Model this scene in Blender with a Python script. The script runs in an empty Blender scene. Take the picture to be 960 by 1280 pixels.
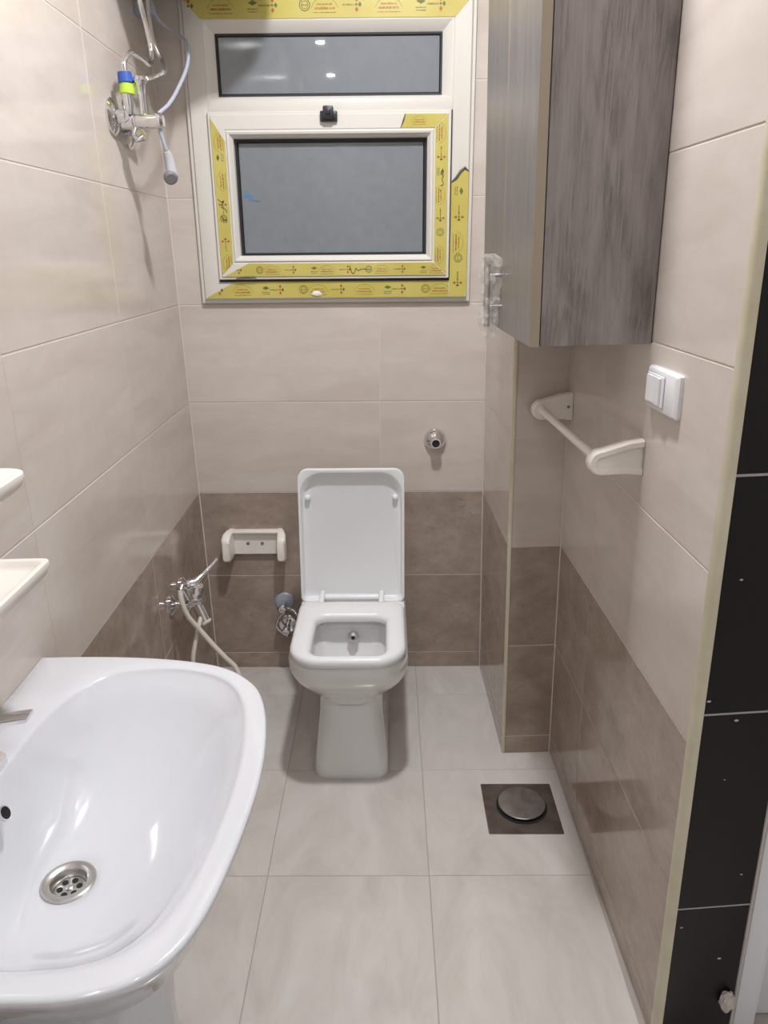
import bpy, bmesh, math, random
from mathutils import Vector, Matrix, noise
random.seed(7)
PI = math.pi
S = bpy.context.scene
COL = S.collection

# ------------------------------------------------------------------ camera
cam_d = bpy.data.cameras.new('camera')
cam_d.sensor_fit = 'VERTICAL'; cam_d.sensor_height = 34.6
cam_d.lens = 34.6 * 945.0 / 1280.0
cam_d.clip_start = 0.02
cam = bpy.data.objects.new('camera', cam_d); COL.objects.link(cam)
_p, _y, _r = math.radians(19.2057), math.radians(-.4236), math.radians(-.5006)
_F = Vector((math.sin(_y)*math.cos(_p), math.cos(_y)*math.cos(_p), -math.sin(_p)))
_R0 = Vector((math.cos(_y), -math.sin(_y), 0)); _U0 = _R0.cross(_F)
_R = _R0*math.cos(_r) + _U0*math.sin(_r); _U = _U0*math.cos(_r) - _R0*math.sin(_r)
cam.matrix_world = Matrix(((_R.x, _U.x, -_F.x, 0), (_R.y, _U.y, -_F.y, 0), (_R.z, _U.z, -_F.z, 1.4178), (0, 0, 0, 1)))
S.camera = cam

# ------------------------------------------------------------------ world, exposure
w = bpy.data.worlds.new('world'); S.world = w; w.use_nodes = True
w.node_tree.nodes['Background'].inputs[0].default_value = (.01, .012, .02, 1)
w.node_tree.nodes['Background'].inputs[1].default_value = 0.3
S.view_settings.view_transform = 'Standard'; S.view_settings.look = 'None'
S.view_settings.gamma = 1; S.view_settings.use_curve_mapping = False
S.view_settings.exposure = 0.0

# ------------------------------------------------------------------ lamps of the room
def lamp(name, loc, r, power, col):
    d = bpy.data.lights.new(name, 'AREA'); d.shape = 'DISK'; d.size = 2*r; d.energy = power; d.color = col
    o = bpy.data.objects.new(name, d); COL.objects.link(o); o.location = loc
    return o
LAMPS = [((.03, 1.36, 2.585), .06, 27.0, (.985, .98, 1)),
         ((-.395, -.42, 2.585), .026, 5.0, (.93, .96, 1)),
         ((-.398, -1.33, 2.585), .026, 5.0, (.93, .96, 1)),
         ((.75, -.55, 2.585), .09, 7.0, (.93, .96, 1))]  # last one: unseen lamp, added for ambient light from the passage
for i, (p, r, e, c) in enumerate(LAMPS):
    lamp('lamp_light', p, r, e, c)

# ------------------------------------------------------------------ constants
L, R2, D = -.619, .4604, 2.382
CW = .1404                       # pillar depth in front of the right wall
YC, YT = 1.89, 1.0165
H = 2.60
ROWS = [0, .06, .36, .66, .96, 1.26, 1.56, 1.86, 2.16, 2.46, H]

def frame(zx, yx, origin):
    z = Vector((zx, 0, 1)).normalized(); y = Vector((yx, 1, 0)); y = (y - z*y.dot(z)).normalized(); x = y.cross(z)
    return Matrix(((x.x, y.x, z.x, origin[0]), (x.y, y.y, z.y, origin[1]), (x.z, y.z, z.z, origin[2]), (0, 0, 0, 1)))
ML = frame(-.0155, -.0144, (L, D, 0))      # local: x = out of the wall, y = Y-D, z = up
MR = frame(-.0158, -.0213, (R2, D, 0))     # local: x = into the wall,  y = Y-D, z = up
def LP(n, y, z): return ML @ Vector((n, y-D, z))
def RP(n, y, z): return MR @ Vector((-n, y-D, z))

# ------------------------------------------------------------------ materials
def mat(name, color=(.8, .8, .8), rough=.5, metal=0, coat=0, coat_rough=.05, spec=.5, **k):
    m = bpy.data.materials.new(name); m.use_nodes = True
    b = m.node_tree.nodes['Principled BSDF']
    b.inputs['Base Color'].default_value = (*color, 1)
    b.inputs['Roughness'].default_value = rough; b.inputs['Metallic'].default_value = metal
    b.inputs['Coat Weight'].default_value = coat; b.inputs['Coat Roughness'].default_value = coat_rough
    b.inputs['Specular IOR Level'].default_value = spec
    for a, v in k.items(): b.inputs[a].default_value = v
    return m
def nd(m, t, **k):
    n = m.node_tree.nodes.new(t)
    for a, v in k.items():
        if hasattr(n, a): setattr(n, a, v)
        else: n.inputs[a.replace('_', ' ')].default_value = v
    return n
def lk(m, a, b): m.node_tree.links.new(a, b)
def ramp(m, fac, stops):
    r = nd(m, 'ShaderNodeValToRGB'); lk(m, fac, r.inputs[0])
    e = r.color_ramp.elements
    while len(e) < len(stops): e.new(.5)
    for i, (p, c) in enumerate(stops): e[i].position = p; e[i].color = (*c, 1)
    return r.outputs[0]
def coords(m, scale=(1, 1, 1), per_object=True):
    g = nd(m, 'ShaderNodeNewGeometry')
    mp = nd(m, 'ShaderNodeMapping'); mp.inputs['Scale'].default_value = scale
    lk(m, g.outputs['Position'], mp.inputs['Vector'])
    if per_object:
        oi = nd(m, 'ShaderNodeObjectInfo')
        mul = nd(m, 'ShaderNodeMath', operation='MULTIPLY'); lk(m, oi.outputs['Random'], mul.inputs[0]); mul.inputs[1].default_value = 37
        cb = nd(m, 'ShaderNodeCombineXYZ'); lk(m, mul.outputs[0], cb.inputs[0]); lk(m, mul.outputs[0], cb.inputs[2])
        lk(m, cb.outputs[0], mp.inputs['Location'])
    return mp.outputs[0]
def noise_tex(m, vec, scale, detail=5, rough=.55, dist=0):
    n = nd(m, 'ShaderNodeTexNoise'); lk(m, vec, n.inputs['Vector'])
    n.inputs['Scale'].default_value = scale; n.inputs['Detail'].default_value = detail
    n.inputs['Roughness'].default_value = rough; n.inputs['Distortion'].default_value = dist
    return n.outputs['Fac']
def mix(m, fac, a, b, mode='MIX'):
    x = nd(m, 'ShaderNodeMix', data_type='RGBA', blend_type=mode)
    for s, v in ((0, fac), (6, a), (7, b)):
        if isinstance(v, (int, float)): x.inputs[s].default_value = v
        elif isinstance(v, tuple): x.inputs[s].default_value = (*v, 1)
        else: lk(m, v, x.inputs[s])
    return x.outputs[2]
def bump(m, fac, strength, dist=.001):
    b = nd(m, 'ShaderNodeBump'); b.inputs['Strength'].default_value = strength; b.inputs['Distance'].default_value = dist
    lk(m, fac, b.inputs['Height'])
    lk(m, b.outputs[0], m.node_tree.nodes['Principled BSDF'].inputs['Normal'])
def bc(m): return m.node_tree.nodes['Principled BSDF'].inputs['Base Color']
def rg(m): return m.node_tree.nodes['Principled BSDF'].inputs['Roughness']

M = {}
# cream stone-look tile with faint lengthwise streaks
m = M['cream_tile'] = mat('cream_tile', rough=.13)
v = coords(m, (1, 1, 5)); a = noise_tex(m, v, 2.6, 6, .6, .6)
v2 = coords(m, (1.3, 1.3, 1.3)); b_ = noise_tex(m, v2, 9, 6, .65, .8)
c = ramp(m, a, [(.3, (.56, .495, .445)), (.5, (.615, .555, .505)), (.72, (.655, .60, .555))])
c = mix(m, ramp(m, b_, [(.42, (0, 0, 0)), (.75, (.35, .35, .35))]), c, (.545, .48, .41))
lk(m, c, bc(m))
# brown marble tile
m = M['brown_tile'] = mat('brown_tile', rough=.12)
v = coords(m, (1, 1, 1.5)); a = noise_tex(m, v, 9, 10, .74, .25)
c = ramp(m, a, [(.28, (.26, .20, .160)), (.5, (.36, .285, .236)), (.72, (.46, .378, .322))])
b_ = noise_tex(m, coords(m, (1, 1, 1.6)), 24, 8, .75, 1.2)
c = mix(m, ramp(m, b_, [(.58, (0, 0, 0)), (.70, (.55, .55, .55))]), c, (.15, .105, .08))
lk(m, c, bc(m))
# pale marble floor
m = M['floor_tile'] = mat('floor_tile', rough=.16)
v = coords(m, (1.6, .7, 1)); a = noise_tex(m, v, 4.5, 8, .62, 1.1)
c = ramp(m, a, [(.28, (.53, .495, .455)), (.5, (.62, .59, .55)), (.75, (.69, .665, .63))])
b_ = noise_tex(m, coords(m, (1.2, .35, 1)), 11, 7, .7, 1.6)
c = mix(m, ramp(m, b_, [(.55, (0, 0, 0)), (.72, (.5, .5, .5))]), c, (.56, .505, .445))
lk(m, c, bc(m))
# black tile
m = M['black_tile'] = mat('black_tile', (.007, .0045, .0065), rough=.3, spec=.3)
M['grout'] = mat('grout', (.66, .60, .54), rough=.8)
M['grout_dark'] = mat('floor_grout', (.42, .38, .35), rough=.85)
M['grout_grey'] = mat('grey_grout', (.42, .39, .40), rough=.8)
m = M['mortar'] = mat('mortar', (.55, .50, .46), rough=.9); bump(m, noise_tex(m, coords(m), 160, 4), .6, .002)
m = M['plaster'] = mat('plaster', (.80, .78, .76), rough=.85); bump(m, noise_tex(m, coords(m), 90, 4), .15, .001)
m = M['trim'] = mat('corner_trim', rough=.35)
lk(m, ramp(m, noise_tex(m, coords(m, (1, 1, 1)), 14, 4), [(.3, (.55, .50, .36)), (.7, (.64, .60, .47))]), bc(m))
M['ceramic'] = mat('ceramic', (.68, .69, .725), rough=.12, coat=.6, coat_rough=.04)
M['toilet_ceramic'] = mat('toilet_ceramic', (.80, .80, .795), rough=.14, coat=.5, coat_rough=.05)
M['seat_plastic'] = mat('seat_plastic', (.79, .80, .81), rough=.3)
M['cream_plastic'] = mat('cream_plastic', (.87, .825, .76), rough=.28)
M['white_plastic'] = mat('white_plastic', (.80, .81, .83), rough=.3)
M['upvc'] = mat('white_upvc', (.70, .68, .63), rough=.32)
M['chrome'] = mat('chrome', (.78, .78, .80), rough=.09, metal=1)
M['steel'] = mat('brushed_steel', (.62, .60, .58), rough=.3, metal=1)
M['black_rubber'] = mat('black_rubber', (.012, .012, .014), rough=.5)
M['hole'] = mat('dark_hole', (.008, .008, .008), rough=.7)
M['navy_plastic'] = mat('dark_plastic', (.02, .02, .028), rough=.4)
M['grey_rubber'] = mat('grey_plastic', (.22, .21, .225), rough=.4)
M['handset_grey'] = mat('pale_grey_plastic', (.46, .47, .50), rough=.3)
M['hose'] = mat('cream_hose', (.66, .62, .54), rough=.35)
M['bluegrey'] = mat('blue_grey_plastic', (.40, .44, .52), rough=.35)
M['blue'] = mat('blue_wrap', (.03, .10, .42), rough=.4)
M['lime'] = mat('lime_wrap', (.50, .72, .06), rough=.4)
M['blue_mark'] = mat('blue_smudge', (.10, .22, .36), rough=.5)
M['glass'] = mat('frosted_glass', (.235, .26, .285), rough=.55, coat=1.0, coat_rough=.018)
m = M['glass']; lk(m, ramp(m, noise_tex(m, coords(m), 30, 6, .6), [(.35, (.168, .190, .212)), (.7, (.188, .210, .233))]), bc(m))
m = M['film'] = mat('yellow_film', rough=.3)
lk(m, ramp(m, noise_tex(m, coords(m), 6, 3), [(.35, (.52, .445, .10)), (.65, (.59, .515, .14))]), bc(m))
bump(m, noise_tex(m, coords(m, (1, 1, 1)), 40, 3), .25, .001)
M['film_back'] = mat('film_backing', (.10, .10, .095), rough=.5)
M['print_dark'] = mat('dark_print', (.14, .145, .03), rough=.5)
M['print_red'] = mat('red_print', (.38, .13, .03), rough=.5)
M['ink'] = mat('black_ink', (.03, .03, .02), rough=.5)
M['wood_edge'] = mat('tan_edge_band', (.36, .30, .225), rough=.45)
def wood(name, dark, mid, light, rough):
    m = mat(name, rough=rough)
    v = coords(m, (10, 10, .8), False); a = noise_tex(m, v, 3.0, 10, .7, 1.6)
    v2 = coords(m, (120, 120, 4), False); b_ = noise_tex(m, v2, 3.0, 8, .8, .8)
    v4 = coords(m, (60, 60, 2), False); f_ = noise_tex(m, v4, 3.0, 8, .8, 1.5)
    v3 = coords(m, (3, 3, .8), False); k = noise_tex(m, v3, 3.2, 3, .5, 2.5)
    c = ramp(m, a, [(.28, dark), (.5, mid), (.72, light)])
    c = mix(m, ramp(m, b_, [(.38, (1, 1, 1)), (.50, (0, 0, 0))]), c, dark)
    c = mix(m, ramp(m, f_, [(.54, (0, 0, 0)), (.66, (.8, .8, .8))]), c, light)
    c = mix(m, ramp(m, k, [(.40, (0, 0, 0)), (.66, (.6, .6, .6))]), c, light)
    lk(m, c, bc(m)); bump(m, b_, .25, .0008)
    return m
M['wood'] = wood('grey_oak', (.105, .085, .08), (.21, .18, .175), (.35, .315, .31), .42)
M['wood_door'] = wood('grey_oak_door', (.15, .135, .13), (.20, .184, .18), (.25, .235, .23), .36)
# floor drain plate: dull brown metal
m = M['drain_plate'] = mat('drain_plate', rough=.28, metal=.65)
lk(m, ramp(m, noise_tex(m, coords(m), 22, 6, .6), [(.3, (.14, .105, .095)), (.7, (.26, .21, .19))]), bc(m))
m = M['drain_cap'] = mat('drain_cap', rough=.33, metal=.85)
lk(m, ramp(m, noise_tex(m, coords(m), 30, 6, .6), [(.3, (.30, .28, .27)), (.7, (.48, .46, .45))]), bc(m))
# cling film
m = M['cling'] = bpy.data.materials.new('cling_film'); m.use_nodes = True
nt = m.node_tree; nt.nodes.clear()
out = nt.nodes.new('ShaderNodeOutputMaterial'); mx = nt.nodes.new('ShaderNodeMixShader')
tr = nt.nodes.new('ShaderNodeBsdfTransparent'); pb = nt.nodes.new('ShaderNodeBsdfPrincipled')
pb.inputs['Base Color'].default_value = (.75, .74, .73, 1); pb.inputs['Roughness'].default_value = .12; pb.inputs['Specular IOR Level'].default_value = 1
mx.inputs[0].default_value = .2
nt.links.new(tr.outputs[0], mx.inputs[1]); nt.links.new(pb.outputs[0], mx.inputs[2]); nt.links.new(mx.outputs[0], out.inputs[0])
def emis(name, col, s):
    m = bpy.data.materials.new(name); m.use_nodes = True
    b = m.node_tree.nodes['Principled BSDF']; b.inputs['Emission Color'].default_value = (*col, 1); b.inputs['Emission Strength'].default_value = s
    return m
M['lamp_glow'] = emis('lamp_glow', (1, .98, .95), 6)

# ------------------------------------------------------------------ mesh helpers
def link_bm(name, bm, material, parent=None, mw=None, sharp=32, smooth=True):
    bmesh.ops.recalc_face_normals(bm, faces=bm.faces)
    me = bpy.data.meshes.new(name); bm.to_mesh(me); bm.free()
    if smooth:
        for p in me.polygons: p.use_smooth = True
        me.set_sharp_from_angle(angle=math.radians(sharp))
    me.materials.append(M[material])
    o = bpy.data.objects.new(name, me); COL.objects.link(o)
    if parent: o.parent = parent
    if mw is not None: o.matrix_local = mw
    return o
def thing(name, label, cat, loc=(0, 0, 0), group=None):
    """an Empty at the thing's base; parts are built in world space around it"""
    o = bpy.data.objects.new(name, None); COL.objects.link(o); o.empty_display_size = .02
    o.location = loc; o['label'] = label; o['category'] = cat
    if group: o['group'] = group
    return o
def rel(parent): return Matrix.Translation(-Vector(parent.location)) if parent is not None and parent.type == 'EMPTY' else None
def part(name, bm, material, parent, sharp=32, label=None):
    """bm holds world-space coordinates; keep them put under the parent"""
    root = parent
    off = Vector()
    while root is not None: off += Vector(root.location); root = root.parent
    bmesh.ops.translate(bm, verts=bm.verts, vec=-off)
    # move origin to the bottom centre of the part
    xs = [v.co.x for v in bm.verts]; ys = [v.co.y for v in bm.verts]; zs = [v.co.z for v in bm.verts]
    c = Vector(((min(xs)+max(xs))/2, (min(ys)+max(ys))/2, min(zs)))
    bmesh.ops.translate(bm, verts=bm.verts, vec=-c)
    o = link_bm(name, bm, material, parent, sharp=sharp)
    o.location = c
    if label: o['label'] = label
    return o
def single(name, bm, material, label, cat, sharp=32, group=None):
    o = part(name, bm, material, None, sharp); o['label'] = label; o['category'] = cat
    if group: o['group'] = group
    return o
def struct(name, bm, material, sharp=32, mw=None):
    o = link_bm(name, bm, material, mw=mw, sharp=sharp); o['kind'] = 'structure'; return o

def box(bm, a, b, bev=0, seg=2, mx=None):
    a = Vector(a); b = Vector(b); lo = Vector(map(min, a, b)); hi = Vector(map(max, a, b))
    t = bmesh.new()
    bmesh.ops.create_cube(t, size=1)
    for v in t.verts: v.co = Vector((lo[i] + (v.co[i]+.5)*(hi[i]-lo[i]) for i in range(3)))
    if bev: bmesh.ops.bevel(t, geom=t.edges[:], offset=bev, segments=seg, profile=.5, affect='EDGES')
    if mx is not None: t.transform(mx)
    merge(bm, t); return bm
def merge(bm, t):
    vs = [bm.verts.new(v.co) for v in t.verts]
    t.verts.index_update()
    for f in t.faces:
        try: bm.faces.new([vs[v.index] for v in f.verts])
        except ValueError: pass
    t.free()
def loft(bm, loops, cap0=True, cap1=True, closed=True):
    R = [[bm.verts.new(Vector(p)) for p in lp] for lp in loops]
    n = len(R[0])
    for a, b in zip(R, R[1:]):
        for i in range(n if closed else n-1):
            j = (i+1) % n
            bm.faces.new((a[i], a[j], b[j], b[i]))
    if cap0: bm.faces.new(R[0][::-1])
    if cap1: bm.faces.new(R[-1])
    return bm
def smooth_path(pts, sub=8):
    P = [Vector(p) for p in pts]; P = [P[0]*2-P[1]] + P + [P[-1]*2-P[-2]]; out = []
    for i in range(1, len(P)-2):
        for k in range(sub):
            t = k/sub; a, b, c, d = P[i-1:i+3]
            out.append(.5*((2*b) + (c-a)*t + (2*a-5*b+4*c-d)*t*t + (3*b-a-3*c+d)*t**3))
    out.append(P[-2]); return out
def tube(bm, pts, r, n=12, smooth=False, sub=8):
    P = smooth_path(pts, sub) if smooth else [Vector(p) for p in pts]
    rs = r if isinstance(r, (list, tuple)) else [r]*len(P)
    if len(rs) != len(P): rs = [rs[min(int(i*len(rs)/len(P)), len(rs)-1)] for i in range(len(P))]
    T = [(P[min(i+1, len(P)-1)] - P[max(i-1, 0)]).normalized() for i in range(len(P))]
    u = T[0].orthogonal().normalized(); loops = []
    for i, p in enumerate(P):
        if i:
            u = u - T[i]*u.dot(T[i]); u = u.normalized() if u.length > 1e-6 else T[i].orthogonal().normalized()
        w_ = T[i].cross(u)
        loops.append([p + (u*math.cos(2*PI*k/n) + w_*math.sin(2*PI*k/n))*rs[i] for k in range(n)])
    return loft(bm, loops)
def lathe(bm, prof, origin, axis, n=32, caps=True):
    """prof: (radius, distance along axis)"""
    o = Vector(origin); ax = Vector(axis).normalized(); u = ax.orthogonal().normalized(); w_ = ax.cross(u)
    loops = [[o + ax*h + (u*math.cos(2*PI*k/n) + w_*math.sin(2*PI*k/n))*max(r, .0002) for k in range(n)] for r, h in prof]
    return loft(bm, loops, caps, caps)
def rrect(cx, cy, hx, hy, rad, n=8, z=0):
    """rounded rectangle; rad = one radius or (++, -+, --, +-)"""
    if not isinstance(rad, (list, tuple)): rad = [rad]*4
    pts = []
    for q, (sx, sy) in enumerate(((1, 1), (-1, 1), (-1, -1), (1, -1))):
        r = min(rad[q], hx-.0005, hy-.0005)
        for k in range(n+1):
            a = PI/2*(q + k/n)
            pts.append((cx + sx*(hx-r) + r*math.cos(a), cy + sy*(hy-r) + r*math.sin(a), z))
    return pts
def poly(bm, pts, depth_vec):
    a = [Vector(p) for p in pts]; b = [p + Vector(depth_vec) for p in a]
    return loft(bm, [a, b])

# ------------------------------------------------------------------ tiling
_tile_cache = {}
def tile_mesh(w_, h, t, material):
    """chamfered tile, front toward +Z local, centred"""
    key = (round(w_, 4), round(h, 4), round(t, 4), material)
    if key in _tile_cache: return _tile_cache[key]
    bm = bmesh.new(); c = .0007
    lp = lambda i, z: [(sx*(w_/2-i), sy*(h/2-i), z) for sx, sy in ((1, 1), (-1, 1), (-1, -1), (1, -1))]
    loft(bm, [lp(0, -t), lp(0, -c), lp(c*.35, -c*.35), lp(c, 0)])
    bmesh.ops.recalc_face_normals(bm, faces=bm.faces)
    me = bpy.data.meshes.new('tile'); bm.to_mesh(me); bm.free(); me.materials.append(M[material])
    _tile_cache[key] = me; return me
def subtract(rc, h):
    """rect minus hole -> list of rects"""
    x0, x1, y0, y1 = rc; a0, a1, b0, b1 = h
    if a0 >= x1 or a1 <= x0 or b0 >= y1 or b1 <= y0: return [rc]
    out = []
    if a0 > x0: out.append((x0, a0, y0, y1))
    if a1 < x1: out.append((a1, x1, y0, y1))
    lo, hi = max(x0, a0), min(x1, a1)
    if b0 > y0: out.append((lo, hi, y0, b0))
    if b1 < y1: out.append((lo, hi, b1, y1))
    return [r for r in out if r[1]-r[0] > .004 and r[3]-r[2] > .004]
def tiles(parent, us, vs, F, material, gap=.0032, t=.008, vgap=None, hole=None, jitter=.0002):
    """us, vs joint positions; F maps (u,v,n) local plane to the parent's frame as a Matrix with columns u,v,n"""
    for i in range(len(us)-1):
        for j in range(len(vs)-1):
            rects = [(us[i], us[i+1], vs[j], vs[j+1])]
            if hole: rects = subtract(rects[0], hole)
            mt = material((vs[j]+vs[j+1])/2) if callable(material) else material
            for (a, b, c, d) in rects:
                o = bpy.data.objects.new('tile', tile_mesh(b-a-(gap if vgap is None else vgap), d-c-gap, t, mt)); COL.objects.link(o)
                o.parent = parent
                o.matrix_local = F @ Matrix.Translation(((a+b)/2, (c+d)/2, random.uniform(-jitter, jitter)))
def colmat(u, v, n, o=(0, 0, 0)):
    return Matrix(((u[0], v[0], n[0], o[0]), (u[1], v[1], n[1], o[1]), (u[2], v[2], n[2], o[2]), (0, 0, 0, 1)))
wallmat = lambda z: 'brown_tile' if z < .66 else 'cream_tile'
BK = .0010            # the grout bed lies this far behind the tile faces

WIN = (-.562, .246, 1.265, 2.068)      # window hole in the back wall
# back wall -----------------------------------------------------------------
bm = bmesh.new()
x0, x1, a0, a1, b0, b1 = -.76, .62, WIN[0]+.004, WIN[1]-.004, WIN[2]+.004, WIN[3]-.004
for (p, q) in (((x0, 0), (a0, H)), ((a1, 0), (x1, H)), ((a0, 0), (a1, b0)), ((a0, b1), (a1, H))):
    box(bm, (p[0], D+BK, p[1]), (q[0], D+.16, q[1]))
back = struct('wall_back', bm, 'grout')
tiles(back, [-.68, -.027, .573], ROWS, colmat((1, 0, 0), (0, 0, 1), (0, -1, 0), (0, D, 0)), wallmat, hole=WIN)
# left wall -----------------------------------------------------------------
bm = bmesh.new(); box(bm, (-.14, -4.3, -.03), (-BK, .02, H+.01))
left = struct('wall_left', bm, 'grout', mw=ML)
tiles(left, [y-D for y in (-1.7725, -1.1725, -.5725, .0275, .6275, 1.2275, 1.8275)] + [-.002], ROWS[:4],
      colmat((0, 1, 0), (0, 0, 1), (1, 0, 0)), wallmat)
YL = [y-D for y in (-1.7725, -1.1725, -.5725, .0275, .6275, 1.2275, 1.8275)] + [-.002]
tiles(left, YL, ROWS[3:6], colmat((0, 1, 0), (0, 0, 1), (1, 0, 0)), wallmat, vgap=.0006)
tiles(left, YL, ROWS[5:], colmat((0, 1, 0), (0, 0, 1), (1, 0, 0)), wallmat)
# right wall ----------------------------------------------------------------
bm = bmesh.new(); box(bm, (BK, YT-D+.010, -.03), (.022, .02, H+.01))
right = struct('wall_right', bm, 'grout', mw=MR)
tiles(right, [YT-D+.006, 1.605-D, YC-D], ROWS[3:], colmat((0, 1, 0), (0, 0, 1), (-1, 0, 0)), wallmat, vgap=.0006)
tiles(right, [YT-D+.006, 1.605-D, YC-D], ROWS[:4], colmat((0, 1, 0), (0, 0, 1), (-1, 0, 0)), wallmat)
# pillar in the back right corner ---------------------------------------------
bm = bmesh.new(); box(bm, (-CW+BK, YC-D+BK, -.03), (BK+.001, .02, H+.01))
pil = struct('wall_pillar', bm, 'grout', mw=MR)
tiles(pil, [YC-D+.006, -.002], ROWS, colmat((0, 1, 0), (0, 0, 1), (-1, 0, 0), (-CW, 0, 0)), wallmat)
tiles(pil, [-CW+.006, -.001], ROWS, colmat((1, 0, 0), (0, 0, 1), (0, -1, 0), (0, YC-D, 0)), wallmat)
# cream corner strips (quarter round) and corner grout ---------------------------
def strip(name, mw, cx, cy, r, sx, sy, material='trim', z1=H, wob=.0):
    bm = bmesh.new(); loops = []
    n = 24 if wob else 1
    for k in range(n+1):
        z = z1*k/n; dx = noise.noise(Vector((k*.7, cx, 3)))*wob
        prof = [(0, 0), (sx*r, 0)] + [(sx*r*math.cos(a), sy*r*math.sin(a)) for a in [PI/12*i for i in range(1, 6)]] + [(0, sy*r)]
        loops.append([(cx+p[0]+dx, cy+p[1]+dx, z) for p in prof])
    loft(bm, loops)
    return struct(name, bm, material, mw=mw)
strip('trim_1', MR, -CW+.0065, YC-D+.0065, .0085, -1, -1, wob=.0006)
strip('trim_2', MR, .012, YT-D+.012, .0150, -1, -1, wob=.0008)
def bead(name, mw, x, y, r=.0028, z1=H):
    bm = bmesh.new(); tube(bm, [(x + noise.noise(Vector((k*.9, x*9, 0)))*.0005, y, z1*k/30) for k in range(31)], r, 6)
    return struct(name, bm, 'grout', mw=mw)
bead('trim_3', ML, 0, -.001); bead('trim_4', MR, -CW, -.001, .0024); bead('trim_5', MR, 0, YC-D, .0024)
# black tiled wall end beside the passage door -----------------------------------
MB = MR @ Matrix.Translation((.010, YT-D-.005, 0)) @ Matrix.Rotation(math.radians(3.0), 4, 'Z')
bm = bmesh.new(); box(bm, (.004, .008+BK, 0), (.145, .10, H))
black = struct('wall_black', bm, 'grout_grey', mw=MB)
tiles(black, [.0035, .138], [-.08, .322, .719, 1.112, 1.505, 1.90, 2.295, 2.59], colmat((1, 0, 0), (0, 0, 1), (0, -1, 0), (0, .008, 0)), 'black_tile', gap=.004)
bm = bmesh.new()
tube(bm, [MB @ Vector((.139 + noise.noise(Vector((k*.5, 0, 7)))*.0022, .008, H*k/60)) for k in range(61)],
     [.0026 + .0013*noise.noise(Vector((k*.8, 5, 0))) for k in range(61)], 6)
struct('trim_6', bm, 'mortar')
bm = bmesh.new()
for (x, z, a) in ((.03, .955, .0016), (.055, .712, .0022), (.05, .60, .001), (.105, .40, .0014), (.09, .21, .0022), (.006, .75, .002), (.012, .29, .0016)):
    t_ = bmesh.new(); bmesh.ops.create_icosphere(t_, subdivisions=1, radius=a)
    for v in t_.verts: v.co = Vector((x+v.co.x*1.8, -.0002+v.co.y*.5, z+v.co.z))
    merge(bm, t_)
sp = link_bm('mortar_specks', bm, 'mortar', black)
# white passage door and its frame ------------------------------------------------
MD = Matrix.Translation((.622, 1.045, 0))
bm = bmesh.new()
prof = [(0, .06), (0, .004), (.006, -.004), (.014, -.002), (.022, .004), (.05, .006), (.062, .001), (.07, .004), (.07, .06)]
loft(bm, [[MD @ Vector((x, y, 0)) for x, y in prof], [MD @ Vector((x, y, 2.1)) for x, y in prof]])
dr = struct('door_1', bm, 'white_plastic')
bm = bmesh.new(); box(bm, (.694, 1.072, .005), (1.45, 1.11, 2.08), .003)
link_bm('door_leaf', bm, 'white_plastic', dr)
bm = bmesh.new(); box(bm, (.6945, 1.064, .255), (.706, 1.073, .335), .002); link_bm('hinge', bm, 'steel', dr)
# mortar crumb at the foot of the black wall
bm = bmesh.new(); bmesh.ops.create_icosphere(bm, subdivisions=3, radius=1)
for v in bm.verts:
    k = 1 + .35*noise.noise(v.co*2.2); v.co = Vector((.616+v.co.x*.013*k, 1.020+v.co.y*.011*k, .150+v.co.z*.022*k-.045))
o = struct('trim_7', bm, 'mortar')
# remaining room shell (behind and beside the camera) ----------------------------------
bm = bmesh.new(); box(bm, (-.9, -1.92, 0), (1.8, -1.80, H)); struct('wall_front', bm, 'plaster')
bm = bmesh.new(); box(bm, (1.60, -1.80, 0), (1.72, 1.2, H)); struct('wall_passage', bm, 'plaster')
bm = bmesh.new(); box(bm, (.635, 1.112, 0), (1.60, 1.22, H)); struct('wall_door_side', bm, 'plaster')
bm = bmesh.new(); box(bm, (-.9, -1.92, H), (1.8, D+.2, H+.1)); struct('ceiling', bm, 'plaster')
bm = bmesh.new(); box(bm, (-.9, -1.92, -.1), (1.8, D+.2, -BK)); floor = struct('floor', bm, 'grout_dark')
XJ = [-.684, -.297, .090, .477, .864, 1.251, 1.60]; YJ = [-1.69+.389*k for k in range(11)] + [D]
YJ = [2.202-.3895*k for k in range(10, -1, -1)] + [D+.004]
DRAIN = (.2485, .4445, 1.555, 1.7505)
for i in range(len(XJ)-1):
    # beyond the black wall only the strip inside the bathroom is tiled
    ys = YJ if XJ[i] < .45 else [y for y in YJ if y < 1.05]
    xr = XJ[i+1]
    tiles(floor, [XJ[i], xr], ys, Matrix.Identity(4), 'floor_tile', gap=.0021, jitter=.0001)

# ------------------------------------------------------------------ window
win = bpy.data.objects.new('window_1', None); COL.objects.link(win); win.location = (-.158, D, 1.265); win['kind'] = 'structure'
def mloop(bm, rc, prof):
    x0, x1, z0, z1 = rc
    loft(bm, [[(x0+i, D-n, z0+i), (x1-i, D-n, z0+i), (x1-i, D-n, z1-i), (x0+i, D-n, z1-i)] for i, n in prof], False, False)
bm = bmesh.new()
mloop(bm, WIN, [(0, -.05), (0, .010), (.002, .0125), (.009, .0135), (.0145, .0232), (.0155, .0235), (.060, .0235), (.062, .0215), (.062, -.05)])
fr_ = part('window_frame', bm, 'upvc', win, 20)
bm = bmesh.new(); box(bm, (WIN[0]+.062, D-.0235, 1.781), (WIN[1]-.062, D+.05, 1.812), .0015); part('mullion', bm, 'upvc', win)
UP = (WIN[0]+.062, WIN[1]-.062, 1.812, WIN[3]-.062)
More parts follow.
